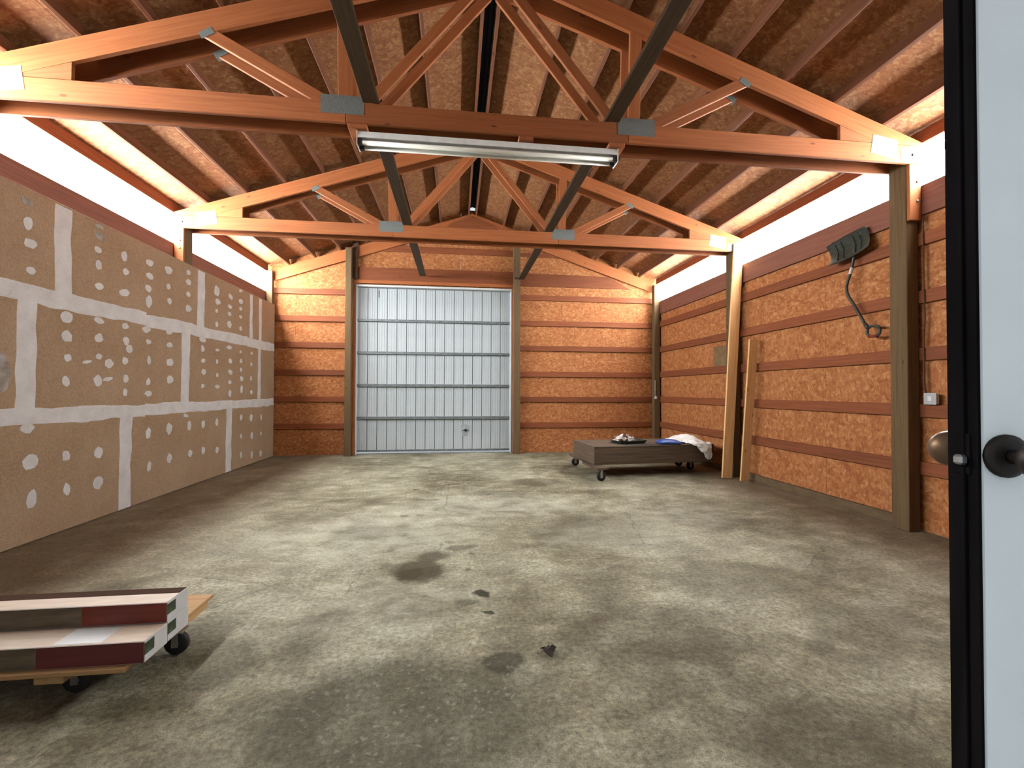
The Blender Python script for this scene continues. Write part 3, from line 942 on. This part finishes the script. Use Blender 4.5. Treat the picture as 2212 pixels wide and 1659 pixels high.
M = Md.copy()
M.translation = dpos(WD / 2 + .002, TH / 2, 1.075)
put('leaf', box_mesh(WD - .004, TH, 2.12, 0.002, 'leaf'), 'entry_door_paint', d2, M)
M = Md.copy()
M.translation = dpos(0.0, TH / 2, 1.075)
tag(put('edge_seal', box_mesh(0.004, TH + 0.001, 2.12, 0.0, 'edge_seal'), 'black_seal', d2, M), label='black weather seal on free edge')
M = Md.copy()
M.translation = dpos(-0.003, TH * .42, 1.075)
put('seal_lip', box_mesh(0.006, 0.006, 2.10, 0.001, 'seal_lip'), 'black_seal', d2, M)
ZK = 1.362
kb = empty('lockset', dpos(0.034, TH / 2, ZK), d2)
lathe('rosette', [(0.001, 0), (0.030, 0), (0.030, .004), (0.022, .009), (0.010, .010)], dpos(0.034, 0, ZK), -nf_, 'dark_bronze', kb)
lathe('knob', [(0.010, 0), (0.010, .018), (0.018, .022), (0.025, .032), (0.026, .042), (0.020, .052), (0.008, .056)], dpos(0.034, -0.008, ZK), -nf_, 'dark_bronze', kb)
lathe('rosette', [(0.001, 0), (0.026, 0), (0.026, .004), (0.018, .008), (0.009, .009)], dpos(0.034, TH, ZK), nf_, 'knob_brass', kb)
lathe('knob', [(0.009, 0), (0.009, .012), (0.018, .016), (0.0265, .026), (0.0275, .036), (0.022, .048), (0.008, .053)], dpos(0.034, TH + .006, ZK), nf_, 'knob_brass', kb)
M = Md.copy()
M.translation = dpos(-0.0025, TH / 2, ZK)
put('latch_plate', box_mesh(0.003, 0.026, 0.058, 0.001, 'latch_plate'), 'black_seal', kb, M)
M = Md.copy()
M.translation = dpos(-0.009, TH / 2 - .004, ZK - .008)
put('latch_bolt', box_mesh(0.012, 0.014, 0.014, 0.003, 'latch_bolt'), 'steel', kb, M)

# ------------------------------------------------------------------ tube light under the nearest truss pair
FXA, FXB = -0.905, 1.525
fx = tag(empty('tube_light', ((FXA + FXB) / 2, 4.23, 3.79)), 'long white unlit tube light hanging under the nearest truss', 'light')
for xa, wd in ((-0.98, 0.165), (0.56, 0.135), (1.43, 0.155)):
    box('hanger_block', xa, xa + wd, T1 + .004, T1 + .270, CB0 - .040, CB0 - .001, 'wood_truss', fx, 0.003)
yf, yb_ = 4.155, 4.30
pz = CB0 - .042
prof = [(yf, pz - .060), (yf, pz - .052), (yf + .012, pz), (yb_ - .012, pz), (yb_, pz - .052), (yb_, pz - .060), (yb_ - .006, pz - .060), (yb_ - .03, pz - .048), (yf + .03, pz - .048), (yf + .006, pz - .060)]
prism('housing', prof, FXA, FXB, 'x', 'fixture_white', fx)
prism('ballast_cover', [(yf + .045, pz - .049), (yb_ - .045, pz - .049), (yb_ - .055, pz - .078), (yf + .055, pz - .078)], FXA + .02, FXB - .02, 'x', 'fixture_white', fx)
for yy in (yf + .028, yb_ - .028):
    tube('tube', [(FXA + .045, yy, pz - .095), (FXB - .045, yy, pz - .095)], 0.019, 'tube_glass', fx, 12)
for xe, sgn in ((FXA, 1), (FXB, -1)):
    ep = prism('end_plate', [(yf - .002, pz), (yf - .002, pz - .125), (yf + .03, pz - .132), (yb_ - .03, pz - .132), (yb_ + .002, pz - .125), (yb_ + .002, pz)], xe - .004 if sgn > 0 else xe, xe if sgn > 0 else xe + .004, 'x', 'fixture_white', fx)
    for yy in (yf + .028, yb_ - .028):
        box('socket', min(xe, xe + sgn * .04), max(xe, xe + sgn * .04), yy - .016, yy + .016, pz - .118, pz - .062, 'socket_dark', ep, 0.003)

# ------------------------------------------------------------------ leaning boards
ob = plank('leaning_plank', (4.489, 7.085, 0.0), (4.722, 7.092, 3.955), 0.17, 0.036, 'wood_new', None, (1, 0, 0))
tag(ob, 'tall pale new plank leaning against the post up to the truss', 'plank')
ob = plank('leaning_plank', (4.655, 6.86, 0.0), (4.700, 6.68, 2.285), 0.145, 0.036, 'wood_new', None, (1, 0, 0))
tag(ob, 'short pale new plank leaning on the right wall, half as tall as its neighbour', 'plank')

# ------------------------------------------------------------------ snow shovel on the right wall
SX = XR - 0.03
sv = tag(empty('snow_shovel', (SX, 4.85, 2.15)), 'black snow shovel with a bent handle hung on the right wall', 'shovel')
bm = bmesh.new()
c00, c10, c11, c01 = Vector((5.275, 3.325)), Vector((4.72, 3.40)), Vector((4.62, 3.12)), Vector((5.16, 3.045))
NU, NV = 14, 8
gr = []
for j in range(NV + 1):
    v = j / NV
    row = []
    for i in range(NU + 1):
        u = i / NU
        p = (c00 * (1 - u) + c10 * u) * (1 - v) + (c01 * (1 - u) + c11 * u) * v
        edge_ = 0.018 * math.sin(math.pi * u) * (1 if v < .5 else -1) * abs(2 * v - 1)
        bow = 0.055 * (1 - (2 * v - 1) ** 2) + 0.02 * (1 - (2 * u - 1) ** 2)
        row.append(bm.verts.new((SX - 0.035 + bow * 0.5 - 0.06 * v * v, p[0], p[1] + edge_)))
    gr.append(row)
for j in range(NV):
    for i in range(NU):
        bm.faces.new((gr[j][i], gr[j][i + 1], gr[j + 1][i + 1], gr[j + 1][i]))
bl = from_bm('blade', bm, 'blade_green', sv, None, True)
md = bl.modifiers.new('solid', 'SOLIDIFY')
md.thickness = 0.006
for u in (0.2, 0.35, 0.65, 0.8):
    a = (c00 * (1 - u) + c10 * u) * .9 + (c01 * (1 - u) + c11 * u) * .1
    b = (c00 * (1 - u) + c10 * u) * .1 + (c01 * (1 - u) + c11 * u) * .9
    tube('rib', [(SX - .026, a[0], a[1]), (SX - .022, (a[0] + b[0]) / 2, (a[1] + b[1]) / 2), (SX - .075, b[0], b[1])], 0.006, 'blade_green', bl, 6)
ctrl = [(4.84, 3.16), (4.865, 3.05), (4.885, 2.965), (4.908, 2.89), (4.945, 2.81), (4.966, 2.742), (4.962, 2.67), (4.93, 2.60), (4.875, 2.515), (4.79, 2.37), (4.715, 2.235)]
sp = []
for k in range(len(ctrl) - 1):
    a, b = Vector(ctrl[k]), Vector(ctrl[k + 1])
    for q in range(3):
        p = a.lerp(b, q / 3)
        sp.append((SX - 0.045 + 0.0 * q, p[0], p[1]))
sp.append((SX - 0.045, *ctrl[-1]))
tube('shaft', sp, 0.0165, 'black_plastic', sv, 10)
tube('shaft_sticker', [(SX - 0.045, 4.888, 2.955), (SX - 0.045, 4.912, 2.882)], 0.0185, 'white_label', sv, 10)
ring = []
cy_, cz_ = 4.612, 2.15
for k in range(20):
    a = 2 * math.pi * k / 20
    ca, sa = math.cos(a), math.sin(a)
    q = 1.0 / max(abs(ca) ** 3 + abs(sa) ** 3, 0.3) ** (1 / 3)
    yy, zz = 0.080 * ca * q, 0.058 * sa * q
    th = 0.12
    ring.append((SX - 0.045, cy_ + yy * math.cos(th) - zz * math.sin(th), cz_ + yy * math.sin(th) + zz * math.cos(th)))
tube('grip', ring, 0.0155, 'black_plastic', sv, 8, True)
tube('grip_bar', [(SX - 0.052, cy_ - .06, cz_ - .066), (SX - 0.052, cy_ + .055, cz_ - .055)], 0.0165, 'grip_red', sv, 8)
tube('grip_socket', [(SX - 0.045, 4.725, 2.255), (SX - 0.045, 4.675, 2.19)], [0.02, 0.026], 'black_plastic', sv, 10)
box('hook', SX - 0.03, XR + 0.002, 4.79, 4.80, 3.33, 3.342, 'steel', sv, 0.001)

# ------------------------------------------------------------------ outlet box with its cable beside the near post
e = tag(empty('outlet_box', (4.80, 4.03, 1.33)), 'small white outlet box on a girt beside the near post', 'outlet')
box('box', 4.765, 4.808, 3.975, 4.085, 1.332, 1.437, 'white_label', e, 0.006)
box('cover_plate', 4.760, 4.766, 3.968, 4.092, 1.326, 1.443, 'conduit_grey', e, 0.002)
box('socket_face', 4.757, 4.761, 4.01, 4.05, 1.36, 1.41, 'white_label', e, 0.002)
tube('cable', [(4.795, 4.088, 1.40), (4.79, 4.105, 1.50), (4.79, 4.108, 2.0), (4.79, 4.095, 2.2), (4.79, 4.102, 2.7), (4.792, 4.106, 3.2), (4.795, 4.104, 3.29)], 0.007, 'wood_dark', e, 6)
e = tag(empty('switch_box', (4.66, DB - .15, 1.3)), 'tiny pale box with conduit on the far right corner post', 'switch')
box('box', 4.665, 4.71, DB - .262, DB - .2185, 1.27, 1.34, 'white_label', e, 0.004)
tube('conduit', [(4.675, DB - .231, 1.33), (4.672, DB - .231, 1.72)], 0.010, 'conduit_grey', e, 8)

# ------------------------------------------------------------------ wooden cart by the right wall
CA = math.radians(4.5)
MC = Matrix.Translation((2.262, 7.265, 0)) @ Matrix.Rotation(CA, 4, 'Z')
ct = bpy.data.objects.new('platform_cart', None)
COL.objects.link(ct)
ct.empty_display_size = 0.1
ct.matrix_basis = MC
W[ct] = MC
tag(ct, 'low dark wooden platform cart on casters beside the right wall', 'cart')


def local_box(name, x0, x1, y0, y1, z0, z1, mat, par, MM, bev=0.004):
    d = (x1 - x0, y1 - y0, z1 - z0)
    c_ = Matrix.Translation(((x0 + x1) / 2, (y0 + y1) / 2, (z0 + z1) / 2))
    ax = d.index(max(d))
    if ax == 0:
        return put(name, box_mesh(d[0], d[1], d[2], bev, name), mat, par, MM @ c_)
    if ax == 1:
        return put(name, box_mesh(d[1], d[0], d[2], bev, name), mat, par, MM @ c_ @ Matrix.Rotation(math.pi / 2, 4, 'Z'))
    return put(name, box_mesh(d[2], d[1], d[0], bev, name), mat, par, MM @ c_ @ Matrix.Rotation(-math.pi / 2, 4, 'Y'))


CLN, CWD = 2.22, 1.04
CZ0, CZ1 = 0.225, 0.53
local_box('front_board', 0, CLN, 0, 0.038, CZ0, CZ1 - .02, 'wood_cart', ct, MC)
local_box('back_board', 0, CLN, CWD - .038, CWD, CZ0, CZ1 - .02, 'wood_cart', ct, MC)
local_box('end_board', 0, 0.038, 0.039, CWD - .039, CZ0, CZ1 - .02, 'wood_cart', ct, MC)
local_box('end_board', CLN - .038, CLN, 0.039, CWD - .039, CZ0, CZ1 - .02, 'wood_cart', ct, MC)
for k in range(5):
    a = k * CWD / 5
    local_box('top_plank', -0.006, CLN + 0.006, a + .002 - (0.006 if k == 0 else 0), a + CWD / 5 - .002, CZ1 - .019, CZ1, 'wood_cart', ct, MC)
for rx_, ya_, yb2_, cys in ((-0.06, -0.27, 0.42, (-0.19,)), (0.03, CWD - 0.40, CWD + 0.35, (CWD + 0.27,)), (CLN - 0.22, 0.45, CWD - 0.05, (0.53, CWD - 0.13))):
    rn = local_box('runner', rx_, rx_ + 0.2, ya_, yb2_, CZ0 - .038, CZ0 - .001, 'wood_cart', ct, MC)
    for ry_ in cys:
        cx0, cy0 = rx_ + 0.10, ry_
        P = lambda a, b, c_: MC @ Vector((a, b, c_))
        cs = local_box('caster', cx0 - .05, cx0 + .05, cy0 - .045, cy0 + .045, CZ0 - .046, CZ0 - .0385, 'steel', ct, MC, 0.001)
        for s in (-1, 1):
            local_box('fork', cx0 - .02, cx0 + .02, cy0 + s * .026 - .003, cy0 + s * .026 + .003, 0.05, CZ0 - .047, 'steel', cs, MC, 0.001)
        ax_ = (MC.to_3x3() @ Vector((0, 1, 0)))
        lathe('wheel', [(0.02, -0.021), (0.066, -0.021), (0.074, -0.012), (0.0745, 0), (0.074, 0.012), (0.066, 0.021), (0.02, 0.021)], P(cx0, cy0, 0.075), ax_, 'black_rubber', cs, 24)
        lathe('hub', [(0.022, -0.0235), (0.022, 0.0235)], P(cx0, cy0, 0.075), ax_, 'steel', cs, 12)


def crumple(name, path, mat, amp, seed, M=None, thick=0.004, par=None, freq=6.0):
    """path(u,v)->Vector grid, crumpled by noise"""
    NU_, NV_ = 26, 30
    bm_ = bmesh.new()
    g_ = []
    for j in range(NV_ + 1):
        row_ = []
        for i in range(NU_ + 1):
            p = path(i / NU_, j / NV_)
            q = p * freq + Vector((seed, seed * 1.7, 0))
            d_ = noise.noise_vector(q) * amp + noise.noise_vector(q * 2.7) * amp * .45
            d_.z = abs(d_.z)
            row_.append(bm_.verts.new(p + d_))
        g_.append(row_)
    for j in range(NV_):
        for i in range(NU_):
            bm_.faces.new((g_[j][i], g_[j][i + 1], g_[j + 1][i + 1], g_[j + 1][i]))
    ob_ = from_bm(name, bm_, mat, par, M, True)
    md_ = ob_.modifiers.new('solid', 'SOLIDIFY')
    md_.thickness = thick
    md_.offset = 1.0
    return ob_


# black tray on the cart
TM = MC @ Matrix.Translation((0.82, 0.42, CZ1 + 0.001)) @ Matrix.Rotation(0.25, 4, 'Z')
bm = bmesh.new()
n = 20
outer, rim, inn, flo = [], [], [], []
for k in range(n):
    a = 2 * math.pi * k / n
    ca, sa = math.cos(a), math.sin(a)
    q = 1 / (abs(ca) ** 5 + abs(sa) ** 5) ** .2
    X, Y = ca * q, sa * q
    outer.append(bm.verts.new((X * .27, Y * .17, 0)))
    rim.append(bm.verts.new((X * .31, Y * .21, 0.055)))
    inn.append(bm.verts.new((X * .295, Y * .195, 0.055)))
    flo.append(bm.verts.new((X * .26, Y * .16, 0.008)))
for A, B in ((outer, rim), (rim, inn), (inn, flo)):
    for k in range(n):
        bm.faces.new((A[k], A[(k + 1) % n], B[(k + 1) % n], B[k]))
bm.faces.new(outer)
bm.faces.new(flo)
tr = from_bm('paint_tray', bm, 'black_plastic', None, TM)
tag(tr, 'shallow black plastic tray on top of the cart', 'tray')
bm = bmesh.new()
bmesh.ops.create_icosphere(bm, subdivisions=4, radius=1.0)
for v in bm.verts:
    d_ = 1 + 0.35 * noise.noise(v.co * 2.2) + 0.16 * noise.noise(v.co * 5.5)
    v.co = Vector((v.co.x * .19 * d_, v.co.y * .12 * d_, max(v.co.z * .075 * d_ + 0.062, 0.0)))
rg = from_bm('crumpled_rag', bm, 'rag', None, TM @ Matrix.Translation((-0.09, 0.03, 0.012)), True)
tag(rg, 'crumpled brown and white rag lying in the black tray', 'rag')
pts_ = [(-.42, -.20), (-.1, -.26), (.25, -.24), (.42, -.12), (.30, -.02), (-.05, -.05), (-.4, -.06)]
fs = put('flat_sheet', prism_mesh('flat_sheet', [(x, y * .7) for x, y in pts_], 0.0, 0.004, 'z', 0.0), 'black_rubber', None, MC @ Matrix.Translation((1.02, 0.21, CZ1 + 0.001)))
tag(fs, 'flat black rubber scrap on the cart in front of the tray', 'scrap')

# blue pouch: pillow shape
bm = bmesh.new()
bmesh.ops.create_grid(bm, x_segments=18, y_segments=14, size=1.0)
top = {v.index: v for v in bm.verts}
bm.verts.ensure_lookup_table()
geo = bmesh.ops.duplicate(bm, geom=list(bm.verts) + list(bm.edges) + list(bm.faces))
dv = [g_ for g_ in geo['geom'] if isinstance(g_, bmesh.types.BMVert)]
dset = set(dv)
for v in bm.verts:
    x, y = v.co.x, v.co.y
    hgt = max(0, (1 - x * x) * (1 - y * y)) ** .5
    wob = 0.008 * noise.noise(Vector((x * 3, y * 3, 1.0)))
    v.co = Vector((x * (.20 - .012 * y * y), y * .17, 0.016 + (0.060 * hgt + wob * hgt if v not in dset else -0.014 * min(1, hgt * 3))))
bmesh.ops.remove_doubles(bm, verts=bm.verts, dist=0.0005)
pc_ = from_bm('blue_pouch', bm, 'blue_plastic', None, MC @ Matrix.Translation((1.46, 0.20, CZ1 + 0.006)) @ Matrix.Rotation(-0.25, 4, 'Z'), True)
tag(pc_, 'small shiny blue pouch lying between tray and white sack', 'pouch')


def sack_path(u, v):
    # v 0..0.62 lies on the cart from back to front edge, the rest hangs over the front
    if v < 0.62:
        t_ = v / 0.62
        y = 0.74 - 0.76 * t_
        x = 1.75 + u * (0.46 - 0.06 * t_) + 0.10 * (1 - t_) * (u - .3)
        hump = 0.11 * math.sin(math.pi * min(1, u * 1.1)) * (0.6 + .4 * math.sin(3 * t_)) * (1 - t_ ** 6)
        return Vector((x, y, CZ1 + 0.016 + hump))
    t_ = (v - 0.62) / 0.38
    x0_, x1_ = 1.73 + 0.17 * t_ ** .8, 2.15 - 0.02 * t_
    ln = 0.06 + 0.22 * min(1, max(0.0, u * 1.5))
    return Vector((x0_ + (x1_ - x0_) * u, -0.036 - 0.02 * math.sin(math.pi * t_), CZ1 + 0.012 - ln * t_))


sk = crumple('paper_sack', sack_path, 'sack_paper', 0.042, 4.2, MC, 0.004, None, 5.0)
for p_ in sk.data.polygons:
    p_.use_smooth = False
tag(sk, 'crumpled white printed sack drooping over the front of the cart', 'sack')

# ------------------------------------------------------------------ flooring cartons on a dolly, lower left
dl = tag(empty('furniture_dolly', (-2.05, 2.6, 0)), 'tan plywood dolly on casters under the flooring cartons', 'dolly')
box('deck', -2.66, -1.475, 2.235, 2.985, 0.178, 0.200, 'wood_deck', dl, 0.003)
box('cross_beam', -1.60, -1.49, 2.50, 2.95, 0.135, 0.1775, 'wood_deck', dl, 0.003)
box('cross_beam', -1.86, -1.74, 2.26, 2.95, 0.135, 0.1775, 'wood_deck', dl, 0.003)
box('cross_beam', -2.62, -2.51, 2.26, 2.95, 0.135, 0.1775, 'wood_deck', dl, 0.003)
for cx0, cy0 in ((-1.52, 2.70), (-1.80, 2.42), (-2.565, 2.36), (-2.565, 2.80)):
    if True:
        cs = box('caster', cx0 - .045, cx0 + .045, cy0 - .04, cy0 + .04, 0.127, 0.1345, 'steel', dl, 0.001)
        for s in (-1, 1):
            box('fork', cx0 - .016, cx0 + .016, cy0 + s * .022 - .002, cy0 + s * .022 + .002, 0.045, 0.1265, 'steel', cs, 0.0)
        lathe('wheel', [(0.015, -0.018), (0.055, -0.018), (0.0625, -0.01), (0.063, 0), (0.0625, 0.01), (0.055, 0.018), (0.015, 0.018)], (cx0, cy0, 0.0635), (0, 1, 0), 'black_rubber', cs, 20)
        lathe('hub', [(0.018, -0.020), (0.018, 0.020)], (cx0, cy0, 0.0635), (0, 1, 0), 'steel', cs, 10)


def carton(y0, y1, z0, z1, x1, label, side, split, top):
    L = 1.22
    e = tag(empty('flooring_carton', (x1 - L / 2, (y0 + y1) / 2, z0)), label, 'carton', 'flooring cartons stacked on the dolly')
    x0 = x1 - L
    box('body', x0, x1, y0, y1, z0, z1, 'carton_white', e, 0.002)
    t_ = 0.0008
    box('side_print', split, x1 - .001, y0 - t_, y0, z0 + .003, z1 - .002, side, e, 0)
    box('side_film', x0 + .002, split - .001, y0 - t_, y0, z0 + .003, z1 - .002, 'carton_film', e, 0)
    if top:
        box('top_print', x0 + .002, x1 - .002, y0 + .002, y0 + .108, z1, z1 + t_, top, e, 0)
        box('top_band', x0 + .002, x1 - .004, y0 + .109, y1 - .001, z1, z1 + t_, 'carton_brown', e, 0)
    # end label: dark green panel next to white
    box('end_label', x1, x1 + t_, y0 + .006, y0 + .072, z0 + .034, z1 - .012, 'label_green', e, 0)
    box('end_stripe', x1, x1 + t_, y0 + .0, y0 + .005, z0 + .002, z1 - .002, side, e, 0)
    return e


carton(2.262, 2.432, 0.201, 0.300, -1.413, 'lower front maroon flooring carton on the dolly', 'carton_maroon', -1.853, None)
carton(2.436, 2.616, 0.201, 0.300, -1.418, 'lower rear flooring carton, under the red-sided one', 'carton_red', -1.80, None)
up_ = carton(2.428, 2.606, 0.3025, 0.400, -1.416, 'top red-sided flooring carton on the stack', 'carton_red', -1.795, 'carton_cream')
e = bpy.data.objects
low = [o for o in COL.objects if o.name == 'flooring_carton'][0]
box('top_print', -2.63, -1.415, 2.264, 2.427, 0.300, 0.3008, 'carton_cream', low, 0)
box('sheet_label', -1.80, -1.60, 2.275, 2.415, 0.3009, 0.3015, 'carton_white', low, 0)

# ------------------------------------------------------------------ dead leaf on the floor
bm = bmesh.new()
n = 14
cv_ = bm.verts.new((0, 0, 0.018))
ringv = []
for k in range(n):
    a = 2 * math.pi * k / n
    r_ = 0.045 * (1 + 0.45 * math.cos(5 * a) * .6 + random.uniform(-.15, .15))
    ringv.append(bm.verts.new((r_ * math.cos(a) * .8, r_ * math.sin(a) * 1.1, 0.004 + 0.03 * max(0, math.sin(a * 2 + 1)) + random.uniform(0, .008))))
for k in range(n):
    bm.faces.new((cv_, ringv[k], ringv[(k + 1) % n]))
lf = from_bm('dead_leaf', bm, 'leaf', None, Matrix.Translation((0.51, 2.475, 0.0)))
md = lf.modifiers.new('solid', 'SOLIDIFY')
md.thickness = 0.003
md.offset = 1.0
tag(lf, 'small curled dark dead leaf on the floor near the camera', 'leaf')
